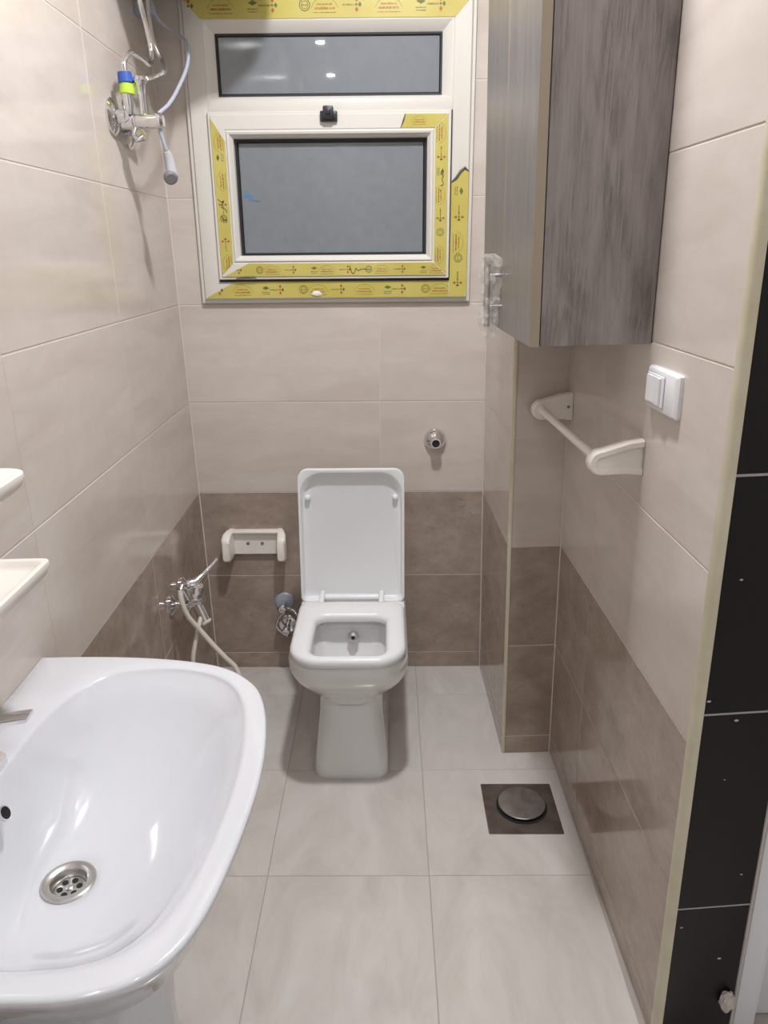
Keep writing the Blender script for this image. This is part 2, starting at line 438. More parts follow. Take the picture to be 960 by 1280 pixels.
bm = bmesh.new(); mloop(bm, UP, [(0, -.01), (0, .0225), (.004, .0225), (.012, .0185), (.030, .002), (.030, -.01)]); 
bm2 = bm; 
# lower bead of the upper light is slimmer: squeeze it
for v in bm2.verts:
    if v.co.z < 1.86: v.co.z = 1.812 + (v.co.z-1.812)*.35
part('glazing_bead', bm2, 'upvc', win, 20)
def pane(rc, name, depth):
    bm = bmesh.new(); box(bm, (rc[0], D-depth, rc[2]), (rc[1], D-depth+.006, rc[3]))
    return part(name, bm, 'glass', win)
def gasket(rc, n, wd=.008):
    bm = bmesh.new(); mloop(bm, rc, [(0, n-.006), (0, n+.001), (wd*.6, n+.0005), (wd, n-.004)]); return part('gasket', bm, 'black_rubber', win)
UG = (WIN[0]+.092, WIN[1]-.092, 1.8225, WIN[3]-.092)
gasket(UG, .002); pane((UG[0]-.004, UG[1]+.004, UG[2]-.004, UG[3]+.004), 'upper_pane', -.003)
SR = (-.500, .180, 1.3345, 1.7805)
bm = bmesh.new()
mloop(bm, SR, [(0, -.02), (0, .033), (.0015, .035), (.0075, .035), (.009, .038), (.044, .038), (.047, .036), (.052, .040), (.057, .0385), (.066, .026), (.067, .010), (.067, -.01)])
sash = part('sash', bm, 'upvc', win, 20)
SG = (SR[0]+.067, SR[1]-.067, SR[2]+.067-.003, SR[3]-.067)
gasket(SG, .010, .010); pane((SG[0]-.004, SG[1]+.004, SG[2]-.004, SG[3]+.004), 'lower_pane', .004)
bm = bmesh.new(); box(bm, (-.502, D-.0245, 1.328), (.183, D-.020, 1.3335)); part('shadow_strip', bm, 'black_rubber', win)  # black strip standing in for the line of shade under the sash
bm = bmesh.new()
loft(bm, [[(-.502, D-.0244, z) for z in ()] or [(.1815, D-.0243, 1.3345), (.1835, D-.0243, 1.3345), (.1835, D-.0243, 1.7825), (.1815, D-.0243, 1.7825)],
          [(.1815, D-.020, 1.3345), (.1835, D-.020, 1.3345), (.1835, D-.020, 1.7825), (.1815, D-.020, 1.7825)]])
part('shadow_strip', bm, 'black_rubber', win)  # same painted shade line along the right edge of the sash
# latch
bm = bmesh.new()
box(bm, (-.185, D-.050, 1.752), (-.137, D-.0385, 1.779), .003); box(bm, (-.176, D-.062, 1.757), (-.147, D-.046, 1.790), .004)
box(bm, (-.168, D-.066, 1.768), (-.155, D-.058, 1.782), .002)
part('latch', bm, 'navy_plastic', win)
# protective film ----------------------------------------------------------------------
def arc_stroke(bm, c, r, a0, a1, wd, y, n=14, sq=1):
    P = [(c[0]+r*math.cos(a0+(a1-a0)*k/n), c[1]+sq*r*math.sin(a0+(a1-a0)*k/n)) for k in range(n+1)]
    Q = [(c[0]+(r-wd)*math.cos(a0+(a1-a0)*k/n), c[1]+sq*(r-wd)*math.sin(a0+(a1-a0)*k/n)) for k in range(n+1)]
    for k in range(n): quad(bm, [P[k], P[k+1], Q[k+1], Q[k]], y)
def quad(bm, pts, y):
    a = [bm.verts.new((p[0], y, p[1])) for p in pts]; bm.faces.new(a)
def diamond(bm, c, a, b, y): quad(bm, [(c[0]-a, c[1]), (c[0], c[1]-b), (c[0]+a, c[1]), (c[0], c[1]+b)], y)
def dash_words(bm, x0, x1, z, h, y, seed=0):
    rnd = random.Random(seed); x = x0
    while x < x1:
        wd = rnd.uniform(.0006, .0016); hh = h*rnd.uniform(.6, 1)
        quad(bm, [(x, z), (min(x+wd, x1), z), (min(x+wd, x1), z+hh), (x, z+hh)], y); x += wd + rnd.choice((.0004, .0004, .0014))
def motif(kind, dk, rd, s, y, seed):
    """draws in local 2D around 0; s = band height"""
    if kind == 0:    # arrow of lozenges with a word
        for (a, b) in ((0, .23), (0, -.23), (.17, 0)): diamond(dk if a else rd, (a*s, b*s), .10*s, .13*s, y)
        diamond(dk, (-.02*s, 0), .08*s, .07*s, y)
        dash_words(dk, -.75*s, -.12*s, -.05*s, .10*s, y, seed)
    elif kind == 1:  # arch over two lines
        arc_stroke(dk, (0, -.30*s), .75*s, .25, PI-.25, .018*s, y, sq=.85)
        dash_words(rd, -.42*s, .42*s, -.02*s, .10*s, y, seed); dash_words(rd, -.55*s, .55*s, -.22*s, .13*s, y, seed+3)
        dash_words(dk, -.62*s, .62*s, -.38*s, .05*s, y, seed+5)
    elif kind == 2:  # seal
        arc_stroke(dk, (0, 0), .30*s, 0, 2*PI, .045*s, y, 22); arc_stroke(dk, (0, 0), .20*s, 0, 2*PI, .03*s, y, 18); dash_words(dk, -.14*s, .14*s, -.04*s, .08*s, y, seed)
    else:            # lozenge over a caption
        diamond(dk, (0, .12*s), .26*s, .13*s, y); dash_words(dk, -.30*s, .30*s, -.20*s, .07*s, y, seed); dash_words(dk, -.26*s, .26*s, -.33*s, .07*s, y, seed+1)
def film(outline, n, axis=None, start=0, flip=False, seq=(0, 1, 3, 0, 2, 1), step=.075, label=None, s=.040):
    """outline: (x,z) polygon lying n in front of the wall; axis=(p0,p1) centre line for the print"""
    bm = bmesh.new(); poly(bm, [(x, D-n, z) for x, z in outline], (0, -.0007, 0))
    f = part('protective_film', bm, 'film', win)
    if axis:
        (ax, az), (bx, bz) = axis; ln = math.hypot(bx-ax, bz-az); ang = math.atan2(bz-az, bx-ax)
        dk, rd = bmesh.new(), bmesh.new(); t = start; k = 0
        while t < ln-.012:
            kd = seq[k % len(seq)]
            d0, r0 = bmesh.new(), bmesh.new(); motif(kd, d0, r0, s, 0, k*11+int(start*1000))
            for src, dst in ((d0, dk), (r0, rd)):
                a = ang + (PI if flip else 0)
                for v in src.verts:
                    x, z = v.co.x, v.co.z
                    v.co = Vector((ax+(bx-ax)*t/ln + x*math.cos(a)-z*math.sin(a), D-n-.0010, az+(bz-az)*t/ln + x*math.sin(a)+z*math.cos(a)))
                # keep whole motifs only where they lie on the film
                merge(dst, src)
            t += step*(.62 if kd in (2, 3) else 1)*.82; k += 1
        xs = [p[0] for p in outline]; zs = [p[1] for p in outline]
        for bmx in (dk, rd):
            dead = [fc for fc in bmx.faces if not inside(fc.calc_center_median().x, fc.calc_center_median().z, outline)]
            bmesh.ops.delete(bmx, geom=dead, context='FACES')
        if len(dk.faces): o = part('film_print', dk, 'print_dark', f)
        if len(rd.faces): o = part('film_print', rd, 'print_red', f)
    return f
def inside(x, z, pg):
    c = False; j = len(pg)-1
    for i in range(len(pg)):
        (xi, zi), (xj, zj) = pg[i], pg[j]
        if (zi > z) != (zj > z) and x < (xj-xi)*(z-zi)/(zj-zi)+xi: c = not c
        j = i
    return c
def wob(p, q, n=14, amp=.0008, seed=0):
    return [(p[0]+(q[0]-p[0])*k/n + amp*noise.noise(Vector((k*.8, seed, 0))), p[1]+(q[1]-p[1])*k/n + amp*noise.noise(Vector((k*.8, seed, 9)))) for k in range(n)]
film(wob((-.554, 2.060), (.238, 2.060), seed=1)+wob((.238, 2.060), (.187, 2.0055), 3)+wob((.187, 2.0055), (-.502, 2.0055), seed=2)+[(-.502, 2.0055)],
     .0235, ((-.55, 2.036), (.235, 2.036)), .02, s=.050, step=.105)
film(wob((-.548, 1.2805), (.1815, 1.2805), seed=3, amp=.0012)+[(.1815, 1.2805), (.1815, 1.3265)]+wob((.1815, 1.3265), (-.505, 1.3275), seed=4),
     .0235, ((-.54, 1.304), (.18, 1.304)), .035, s=.042, step=.085)
film([(.183, 1.2805), (.234, 1.2805)]+wob((.234, 1.2805), (.2325, 1.622), seed=5)+[(.2325, 1.622), (.222, 1.632), (.210, 1.622), (.196, 1.604), (.186, 1.598), (.1843, 1.594)],
     .0235, ((.208, 1.29), (.208, 1.60)), .03, s=.042, step=.085, flip=True, seq=(0, 2, 1, 0, 3, 1))
film([(-.4925, 1.766)]+wob((-.4925, 1.766), (-.4905, 1.346), seed=6)+[(-.4905, 1.346), (-.455, 1.381)]+wob((-.455, 1.381), (-.4545, 1.729), seed=7, amp=.0012),
     .038, ((-.473, 1.35), (-.474, 1.755)), .03, s=.036, step=.075, seq=(1, 0, 2, 0, 1, 3))
film([(-.484, 1.3435)]+wob((-.484, 1.3435), (.1705, 1.3435), seed=8)+[(.1705, 1.3435), (.134, 1.379)]+wob((.134, 1.379), (-.452, 1.3795), seed=9, amp=.0006),
     .038, ((-.47, 1.361), (.16, 1.361)), .03, s=.034, step=.075, seq=(0, 2, 1, 0, 3, 1))
film([(.1355, 1.381)]+wob((.1355, 1.381), (.1711, 1.345), 3)+wob((.1711, 1.345), (.1705, 1.770), seed=10)+[(.1705, 1.770), (.1355, 1.735)],
     .038, ((.153, 1.37), (.153, 1.75)), .03, s=.036, step=.075, flip=True, seq=(1, 2, 0, 1, 3, 0))
film([(.134, 1.7363), (.1685, 1.7705)]+wob((.1685, 1.7705), (.052, 1.7705), 6, seed=11)+[(.052, 1.7705), (.044, 1.752), (.040, 1.737)],
     .038, ((.06, 1.755), (.13, 1.755)), .03, s=.030, seq=(1, 0))
# curled torn edges, showing the dark back of the film
def curl(pts, n, r):
    bm = bmesh.new(); tube(bm, [(x, D-n-.001, z) for x, z in pts], [r*.4]+[r]*(len(pts)-2)+[r*.3], 8); part('film_curl', bm, 'film_back', win)
curl([(.052, 1.7715), (.046, 1.754), (.039, 1.736)], .0385, .0022)
curl([(.1845, 1.596), (.197, 1.607), (.210, 1.625), (.222, 1.634), (.234, 1.624)], .024, .0038)
curl([(-.45, 1.3375), (-.41, 1.3415), (-.39, 1.338)], .036, .003)
# pen strokes on the film
def pen(strokes, n):
    bm = bmesh.new()
    for st in strokes: tube(bm, smooth_path([(x, D-n, z) for x, z in st], 5), .0009, 5)
    o = part('pen_mark', bm, 'ink', win)
pen([[(-.487, 1.556), (-.476, 1.548), (-.470, 1.552), (-.478, 1.535), (-.468, 1.530), (-.462, 1.520)], [(-.480, 1.512), (-.474, 1.498), (-.467, 1.503), (-.466, 1.492)]], .0392)
pen([[(.157, 1.628), (.152, 1.618), (.160, 1.612), (.156, 1.604), (.160, 1.590), (.153, 1.586)], [(.150, 1.575), (.154, 1.571)]], .0392)
pen([[(-.112, 1.372), (-.106, 1.352), (-.099, 1.351), (-.094, 1.364), (-.088, 1.357), (-.075, 1.362), (-.05, 1.360)]], .0392)
# crumpled scrap of film and blue smudge on the pane
bm = bmesh.new(); bmesh.ops.create_icosphere(bm, subdivisions=2, radius=1)
for v in bm.verts:
    k = 1+.5*noise.noise(v.co*3); v.co = Vector((-.214+v.co.x*.015*k, D-.026+v.co.y*.003, 1.292+v.co.z*.007*k))
part('film_scrap', bm, 'cream_plastic', win)
bm = bmesh.new()
for ib, (cx, cz, a, b) in enumerate(((-.404, 1.565, .016, .005), (-.408, 1.572, .006, .010), (-.395, 1.556, .008, .004), (-.378, 1.553, .007, .002))):
    quad(bm, [(cx+a*math.cos(2*PI*k/10)*(1+.3*noise.noise(Vector((k, a*99, 0)))), cz+b*math.sin(2*PI*k/10)) for k in range(10)], D-.0044-ib*.0003)
part('blue_smudge', bm, 'blue_mark', win)

# ------------------------------------------------------------------ toilet
TX = -.112
wc = thing('toilet', 'white ceramic toilet with squared seat and raised lid against back wall', 'toilet', (TX, 2.05, 0))
bm = bmesh.new()
def sec(z, hx, y0, y1, rf, rb): return rrect(TX, (y0+y1)/2, hx, (y1-y0)/2, (rb, rb, rf, rf), 10, z)
SE = [(0, .104, 1.775, 2.28, .035, .03), (.012, .106, 1.773, 2.28, .035, .03), (.05, .103, 1.782, 2.28, .035, .03), (.12, .095, 1.80, 2.28, .04, .03),
      (.18, .089, 1.818, 2.28, .045, .03), (.215, .090, 1.824, 2.29, .05, .03), (.232, .098, 1.815, 2.30, .065, .04), (.250, .1125, 1.790, 2.31, .085, .05), (.268, .125, 1.770, 2.31, .095, .05),
      (.290, .140, 1.748, 2.32, .10, .05), (.315, .151, 1.727, 2.33, .10, .05), (.345, .158, 1.710, 2.33, .095, .05), (.375, .1605, 1.700, 2.33, .09, .05), (.392, .160, 1.698, 2.33, .09, .05),
      (.400, .155, 1.703, 2.325, .085, .05), (.400, .115, 1.745, 1.985, .05, .045),
      (.385, .106, 1.755, 1.978, .05, .045), (.372, .105, 1.757, 1.975, .05, .045), (.368, .112, 1.752, 1.98, .05, .045),
      (.30, .10, 1.765, 1.965, .05, .05), (.24, .08, 1.79, 1.92, .05, .05), (.21, .05, 1.82, 1.90, .03, .03)]
loft(bm, [sec(*s) for s in SE])
part('bowl', bm, 'toilet_ceramic', wc, 50)
# seat ring
SY0, SY1 = 1.690, 2.035
bm = bmesh.new()
so = lambda z, i: rrect(TX, (SY0+SY1)/2, .1545-i, (SY1-SY0)/2-i, (.035, .035, .085-i*.5, .085-i*.5), 10, z)
si = lambda z, i: rrect(TX+.002, 1.836, .098+i, .112+i, (.036, .036, .036, .036), 10, z)
loops = [so(.404, .004), so(.402, .012), ]
loops = [so(.4035, .008), so(.4045, .003), so(.412, 0), so(.421, .0005), so(.428, .004), so(.431, .011), si(.431, .016), si(.4285, .008), si(.423, .0025), si(.415, 0), si(.405, .001), si(.403, .004)]
loft(bm, loops + [loops[0]], False, False)
bmesh.ops.remove_doubles(bm, verts=bm.verts, dist=1e-6)
part('seat', bm, 'seat_plastic', wc, 50)
# lid: shallow tray leaning on its hinge
bm = bmesh.new()
LM = Matrix.Translation((TX-.0005, 2.088, .398)) @ Matrix.Rotation(math.radians(-6), 4, 'X')   # local: x across, z up the lid, y back
def lo(y, hx, z0, z1, rb, rt): return [LM @ Vector((p[0], y, p[1])) for p in rrect(0, (z0+z1)/2, hx, (z1-z0)/2, (rt, rt, rb, rb), 10)]
LH = .413
loops = [lo(.034, .146, .012, LH-.012, .02, .035), lo(.030, .153, .004, LH-.004, .02, .032), lo(.022, .157, 0, LH, .02, .030), lo(.003, .158, 0, LH, .02, .030), lo(0, .1565, .0015, LH-.0015, .02, .030),
         lo(0, .152, .006, LH-.009, .016, .060), lo(.002, .150, .008, LH-.012, .016, .066), lo(.022, .146, .012, LH-.028, .016, .07), lo(.025, .140, .016, LH-.034, .016, .065)]
loft(bm, loops)
lid = part('lid', bm, 'seat_plastic', wc, 45)
for sx in (-1, 1):
    bm = bmesh.new(); p = LM @ Vector((sx*.130, .024, LH-.088))
    lathe(bm, [(.0085, 0), (.0085, .010), (.007, .014), (.003, .016)], p, LM.to_3x3() @ Vector((0, -1, 0)), 16)
    part('bumper', bm, 'bluegrey' if False else 'white_plastic', lid)
bm = bmesh.new()
tube(bm, [(TX-.082, 2.062, .428), (TX+.078, 2.062, .428)], .0115, 20)
part('hinge_bar', bm, 'seat_plastic', wc)
for sx in (-1, 1):
    bm = bmesh.new(); cx = TX-.002+sx*.089
    box(bm, (cx-.0085, 2.02, .412), (cx+.0085, 2.095, .438), .006, 3); part('hinge_block', bm, 'seat_plastic', wc)
bm = bmesh.new()
lathe(bm, [(.016, 0), (.016, .005), (.013, .009), (.009, .010), (.009, .016), (.006, .017)], (-.107, 1.960, .352), (0, -1, .25), 20)
noz = part('spray_nozzle', bm, 'steel', wc)
bm = bmesh.new(); lathe(bm, [(.0055, 0), (.0055, .0012)], (-.107, 1.9436, .3561), (0, -1, .25), 12); part('nozzle_hole', bm, 'hole', noz)

# ------------------------------------------------------------------ basin, pedestal, tap
bs = thing('washbasin', 'white ceramic washbasin with rounded front on left wall', 'washbasin', (-.61, .849, 0))
ctl = [(-.616, 1.172), (-.54, 1.174), (-.462, 1.172), (-.40, 1.166), (-.345, 1.156), (-.295, 1.140), (-.254, 1.114), (-.217, 1.069), (-.194, 1.005), (-.181, .925), (-.177, .849)]
ctl += [(-.180, .775), (-.188, .698), (-.201, .625), (-.224, .572), (-.262, .540), (-.318, .526), (-.376, .524), (-.45, .523), (-.54, .523), (-.616, .525)]
oc = [Vector((p.x, p.y)) for p in smooth_path([(x, y, 0) for x, y in ctl], 8)]
CX, CY = -.395, .845
def radius(th, pg):
    d = Vector((math.cos(th), math.sin(th))); best = 0; n = len(pg)
    for i in range(n):
        a = pg[i]-Vector((CX, CY)); b = pg[(i+1) % n]-Vector((CX, CY)); e = b-a
        den = d.x*e.y-d.y*e.x
        if abs(den) < 1e-12: continue
        t = (a.x*e.y-a.y*e.x)/den; u = (a.x*d.y-a.y*d.x)/den
        if t > 0 and -1e-6 <= u <= 1+1e-6: best = max(best, t)
    return best
ic_ctl = [(-.535, .849), (-.535, .93), (-.528, 1.01), (-.505, 1.075), (-.46, 1.118), (-.38, 1.130), (-.31, 1.115), (-.262, 1.078), (-.234, 1.02), (-.218, .94), (-.212, .849),
          (-.216, .76), (-.227, .68), (-.248, .615), (-.29, .573), (-.36, .558), (-.45, .562), (-.50, .60), (-.526, .67), (-.535, .76)]
ic = [Vector((p.x, p.y)) for p in smooth_path([(x, y, 0) for x, y in ic_ctl + ic_ctl[:1]], 8)[:-1]]
corner = [math.atan2(1.172-CY, -.616-CX), math.atan2(.525-CY, -.616-CX)]
NT = 144
TH = sorted([2*PI*k/NT for k in range(NT)] + [a % (2*PI) for a in corner])
RO = [radius(t, oc) for t in TH]; RI = [radius(t, ic) for t in TH]
def WC(x, y, z): return (max(x, LP(.0008, y, z).x), y, z)
def bl(f, z, ofs=0):
    out = []
    for t, a in zip(TH, f): out.append(WC(CX+(a+ofs)*math.cos(t), CY+(a+ofs)*math.sin(t), z))
    return out
DX, DY, DZ = -.444, .812, .598
def inner(s, z):    # shrink inner outline towards the drain
    out = []
    for t, r in zip(TH, RI):
        v = Vector((CX+r*math.cos(t)-DX, CY+r*math.sin(t)-DY)); v = v.normalized()*(.036+(v.length-.036)*s)
        out.append((DX+v.x, DY+v.y, z))
    return out
def dome(s): # depth by shrink factor
    return {.985: .7350, .965: .7303, .94: .7248}.get(s, DZ + .1486*(s**2.15))
mid = lambda f: [a*(1-f)+b*f for a, b in zip(RO, RI)]
def under(s, z): return [WC(-.45 + (CX+r*math.cos(t)+.45)*s, .849 + (CY+r*math.sin(t)-.849)*s, z) for t, r in zip(TH, RO)]
loops = [under(.28, .545), under(.42, .553), under(.60, .58), under(.76, .62), under(.88, .662), under(.94, .70), under(.972, .717), under(.988, .727),
         bl(RO, .7335, -.0012), bl(RO, .7385, 0), bl(RO, .7415, -.001), bl(RO, .7435, -.004), bl(RO, .744, -.008), bl(mid(.60), .7440), bl(mid(.78), .7437), bl(mid(.90), .7424), bl(mid(.965), .7405), bl(mid(1), .7385)]
loops += [inner(s, dome(s)) for s in (.985, .965, .94, .90, .86, .80, .74, .64, .53, .41, .29, .18, .08, 0)]
loops[-1] = [(DX+.034*math.cos(math.atan2(q[1]-DY, q[0]-DX)), DY+.034*math.sin(math.atan2(q[1]-DY, q[0]-DX)), DZ) for q in loops[-1]]
loops.append([(DX+.022*math.cos(math.atan2(q[1]-DY, q[0]-DX)), DY+.022*math.sin(math.atan2(q[1]-DY, q[0]-DX)), DZ-.012) for q in loops[-1]])
bm = bmesh.new(); loft(bm, loops, True, False)
part('basin', bm, 'ceramic', bs, 80)
# pedestal
bm = bmesh.new()
PS = [(0, .105, -.325), (.02, .105, -.325), (.10, .096, -.335), (.30, .088, -.338), (.45, .092, -.33), (.53, .100, -.32), (.565, .102, -.32)]
loops = []
for z, hw, fx in PS:
    loops.append([(-.598, .849+hw, z)] + [(-.45 + (fx+.45)*math.cos(a), .849+hw*math.sin(a), z) for a in [PI/2-PI*k/20 for k in range(21)]] + [(-.598, .849-hw, z)])
loft(bm, loops); part('pedestal', bm, 'ceramic', bs)
# waste fitting
bm = bmesh.new()
lathe(bm, [(.0365, -.002), (.0365, .0035), (.034, .005), (.028, .0045), (.0245, .002), (.0225, -.003), (.0215, -.0135), (.0215, -.016)], (DX, DY, DZ), (0, 0, 1), 40, False)
ws = part('waste', bm, 'steel', bs)
bm = bmesh.new(); lathe(bm, [(.0214, -.0135), (.0214, -.0105), (.018, -.0092), (.006, -.0088), (.0055, -.0070), (.003, -.0060), (.0, -.0058)], (DX, DY, DZ), (0, 0, 1), 32)
part('strainer', bm, 'steel', ws)
for k in range(6):
    a = PI/3*k + .3; bm = bmesh.new()
    lathe(bm, [(.0042, 0), (.0042, .0018)], (DX+.0128*math.cos(a), DY+.0128*math.sin(a), DZ-.0100), (0, 0, 1), 14); part('strainer_hole', bm, 'hole', ws)
# overflow opening
bm = bmesh.new()
lathe(bm, [(.0105, -.003), (.0105, .0010), (.0085, .0014), (.008, -.001)], (-.5115, .812, .716), (1, 0, .55), 24)
ov = part('overflow_ring', bm, 'ceramic', bs)
bm = bmesh.new(); lathe(bm, [(.0085, 0), (.0085, .0016)], (-.5115, .812, .716), (1, 0, .55), 20); part('overflow_hole', bm, 'hole', ov)
# mixer tap on the basin deck
tp = thing('basin_tap', 'chrome mixer tap on the washbasin with flat lever', 'tap', (-.568, .836, .744))
bm = bmesh.new(); lathe(bm, [(.026, 0), (.026, .006), (.021, .010), (.020, .062), (.021, .068), (.018, .078), (.0, .080)], (-.571, .836, .744), (0, 0, 1), 28); part('body', bm, 'chrome', tp)
bm = bmesh.new()
loft(bm, [[(x, .836+y*wd, z+zz*h) for y, zz in ((-1, -1), (1, -1), (1, 1), (-1, 1))] for x, wd, z, h in ((-.575, .015, .790, .012), (-.548, .0135, .786, .010), (-.520, .012, .778, .008), (-.5155, .0115, .776, .007))])
part('spout', bm, 'chrome', tp)
bm = bmesh.new(); LV = Matrix.Translation((-.585, .842, .826)) @ Matrix.Rotation(math.radians(4), 4, 'Z') @ Matrix.Rotation(math.radians(-8), 4, 'Y')
loft(bm, [[LV @ Vector((x, y*wd, z*h)) for y, z in ((-1, -1), (1, -1), (1, .6), (.8, 1), (-.8, 1), (-1, .6))] for x, wd, h in ((0, .014, .006), (.05, .0135, .0045), (.108, .0125, .0030), (.112, .0118, .0022))])
part('lever', bm, 'chrome', tp)

# ------------------------------------------------------------------ soap dish and tumbler holder on left wall
def dish(name, label, cat, y0, y1, z, n, h, rc, rec):
    t = thing(name, label, cat, LP(.001, (y0+y1)/2, z))
    bm = bmesh.new(); cy = (y0+y1)/2; hy = (y1-y0)/2
    def rr(i, dz, base=0): return [LP(p[0], p[1], z+dz) for p in rrect(base+(n-base)/2, cy, (n-base)/2-i, hy-i, (rc, .004, .004, rc), 8)]
    loops = [rr(.012, -h), rr(.004, -h*.7), rr(0, -.006), rr(.0008, -.001), rr(.003, 0), rr(.008, 0), rr(.0105, -.0015), rr(.014, -rec*.45), rr(.020, -rec*.8), rr(.030, -rec), rr(.040, -rec-.001)]
    loft(bm, loops); part('tray', bm, 'cream_plastic', t, 40)
    bm = bmesh.new(); box(bm, (0, cy-hy*.8-D, z-h-.02), (.006, cy+hy*.8-D, z+.012), .002, mx=ML); part('wall_plate', bm, 'cream_plastic', t)
    return t
sd = dish('soap_dish', 'cream soap dish on left wall just above the washbasin', 'soap dish', .875, 1.057, .978, .103, .028, .014, .016)
dish('wall_shelf', 'small cream round-cornered shelf on left wall above the soap dish', 'shelf', .86, 1.028, 1.128, .112, .026, .035, .006)

# ------------------------------------------------------------------ shower mixer (upper left)
sh = thing('shower_mixer', 'chrome wall shower mixer on left wall beside window', 'mixer', LP(0, 1.98, 1.71))
ax = ML.to_3x3() @ Vector((1, 0, 0))
for y, z, rr_ in ((1.955, 1.712, .040), (2.07, 1.690, .036)):
    bm = bmesh.new(); lathe(bm, [(rr_, 0), (rr_, .005), (rr_*.8, .012), (.016, .018), (.015, .034), (0, .034)], LP(0, y, z), ax, 28); part('wall_flange', bm, 'chrome', sh)
bm = bmesh.new(); tube(bm, [LP(.030, 1.945, 1.712), LP(.030, 2.08, 1.690)], .0135, 18); part('crosspiece', bm, 'chrome', sh)
bm = bmesh.new(); lathe(bm, [(.013, 0), (.0165, .004), (.0165, .030), (.0145, .032), (.0145, .036), (.0165, .038), (.0165, .080), (.018, .083), (.018, .094), (.012, .100), (0, .100)], LP(.018, 1.965, 1.702), ax, 24); part('body', bm, 'chrome', sh)
bm = bmesh.new(); tube(bm, [LP(.052, 1.965, 1.693), LP(.048, 1.955, 1.675), LP(.052, 1.96, 1.662), LP(.066, 1.965, 1.668)], [.008, .006, .006, .009], 12); part('lever', bm, 'chrome', sh)
bm = bmesh.new(); tube(bm, [LP(.042, 1.96, 1.715), LP(.042, 1.96, 1.738), LP(.042, 1.96, 1.755), LP(.042, 1.96, 1.765)], [.011, .015, .012, .014], 18); part('outlet', bm, 'chrome', sh)
for mt, z0, z1 in (('lime', 1.758, 1.780), ('blue', 1.780, 1.803)):
    bm = bmesh.new(); lathe(bm, [(.0155, 0), (.0172, .002), (.0165, (z1-z0)*.6), (.0158, z1-z0)], LP(.042, 1.96, z0), (.08 if mt == 'lime' else -.05, 0, 1), 18); part('wrap', bm, mt, sh, label='%s wrap' % mt)
bm = bmesh.new(); tube(bm, [LP(.072, 1.965, 1.712), LP(.073, 1.965, 1.74), LP(.073, 1.965, 1.76), LP(.073, 1.965, 1.778), LP(.073, 1.965, 1.786), LP(.073, 1.965, 1.794)], [.009, .008, .009, .011, .0165, .013], 18); part('diverter', bm, 'chrome', sh)
bm = bmesh.new(); tube(bm, [LP(.090, 1.965, 1.79), LP(.105, 1.99, 1.80), LP(.115, 2.02, 1.812)], [.005, .005, .004], 10); part('diverter_arm', bm, 'chrome', sh)
# braided hose that arches up to the heater
bm = bmesh.new(); tube(bm, [LP(.042, 1.96, 1.80), LP(.042, 1.965, 1.825), LP(.052, 1.99, 1.848), LP(.06, 2.05, 1.850), LP(.06, 2.12, 1.850), LP(.06, 2.15, 1.885), LP(.055, 2.145, 1.94), LP(.05, 2.13, 1.99), LP(.05, 2.14, 2.045)], .0065, 12, True); part('flexible_hose', bm, 'chrome', sh)
bm = bmesh.new(); tube(bm, [LP(.115, 2.02, 1.812), LP(.10, 2.10, 1.835), LP(.08, 2.17, 1.865), LP(.06, 2.185, 1.91), LP(.05, 2.20, 1.98), LP(.05, 2.21, 2.045)], .0062, 12, True); part('flexible_hose', bm, 'steel', sh)
bm = bmesh.new(); box(bm, (0, 2.255-D, 1.992), (.05, 2.285-D, 2.02), .003, mx=ML)
part('hose_clip', bm, 'bluegrey', sh)
# handset and its hose
hs = thing('hand_shower', 'small grey hand shower hanging on thin hose below the mixer', 'shower head', LP(.12, 1.985, 1.57))
bm = bmesh.new()
tube(bm, [LP(.114, 1.978, 1.640), LP(.115, 1.982, 1.632), LP(.117, 1.985, 1.618), LP(.119, 1.985, 1.598), LP(.120, 1.985, 1.584), LP(.120, 1.985, 1.578)], [.008, .0105, .0115, .0135, .0145, .009], 18)
part('handle', bm, 'handset_grey', hs, label='pale grey handset body')
bm = bmesh.new(); lathe(bm, [(.013, 0), (.0165, .004), (.0165, .012), (.012, .016)], LP(.114, 1.985, 1.586), (.35, -.75, -.45), 24); part('spray_face', bm, 'grey_rubber', hs)
bm = bmesh.new(); tube(bm, [LP(.045, 2.26, 2.05), LP(.045, 2.26, 2.012), LP(.055, 2.29, 1.985), LP(.09, 2.30, 1.96), LP(.13, 2.25, 1.925), LP(.14, 2.18, 1.86), LP(.13, 2.09, 1.79), LP(.12, 2.02, 1.745), LP(.105, 1.975, 1.718), LP(.105, 1.965, 1.70), LP(.108, 1.970, 1.67), LP(.1135, 1.977, 1.643)], .0045, 10, True)
part('shower_hose', bm, 'bluegrey', sh, label='thin grey shower hose')

# water heater above the picture's top edge, whose shade falls on the window
wh = thing('water_heater', 'white cylindrical water heater high on left wall above the shower mixer', 'water heater', (-.435, 2.13, 2.055))
bm = bmesh.new(); lathe(bm, [(.0, 0), (.13, .006), (.175, .03), (.19, .06), (.19, .42), (.17, .45), (.12, .47), (0, .476)], (-.435, 2.13, 2.055), (0, 0, 1), 40); part('tank', bm, 'white_plastic', wh)
bm = bmesh.new(); box(bm, (0, -.32, 2.38), (.03, -.12, 2.42), .003, mx=ML); part('hanger', bm, 'steel', wh)

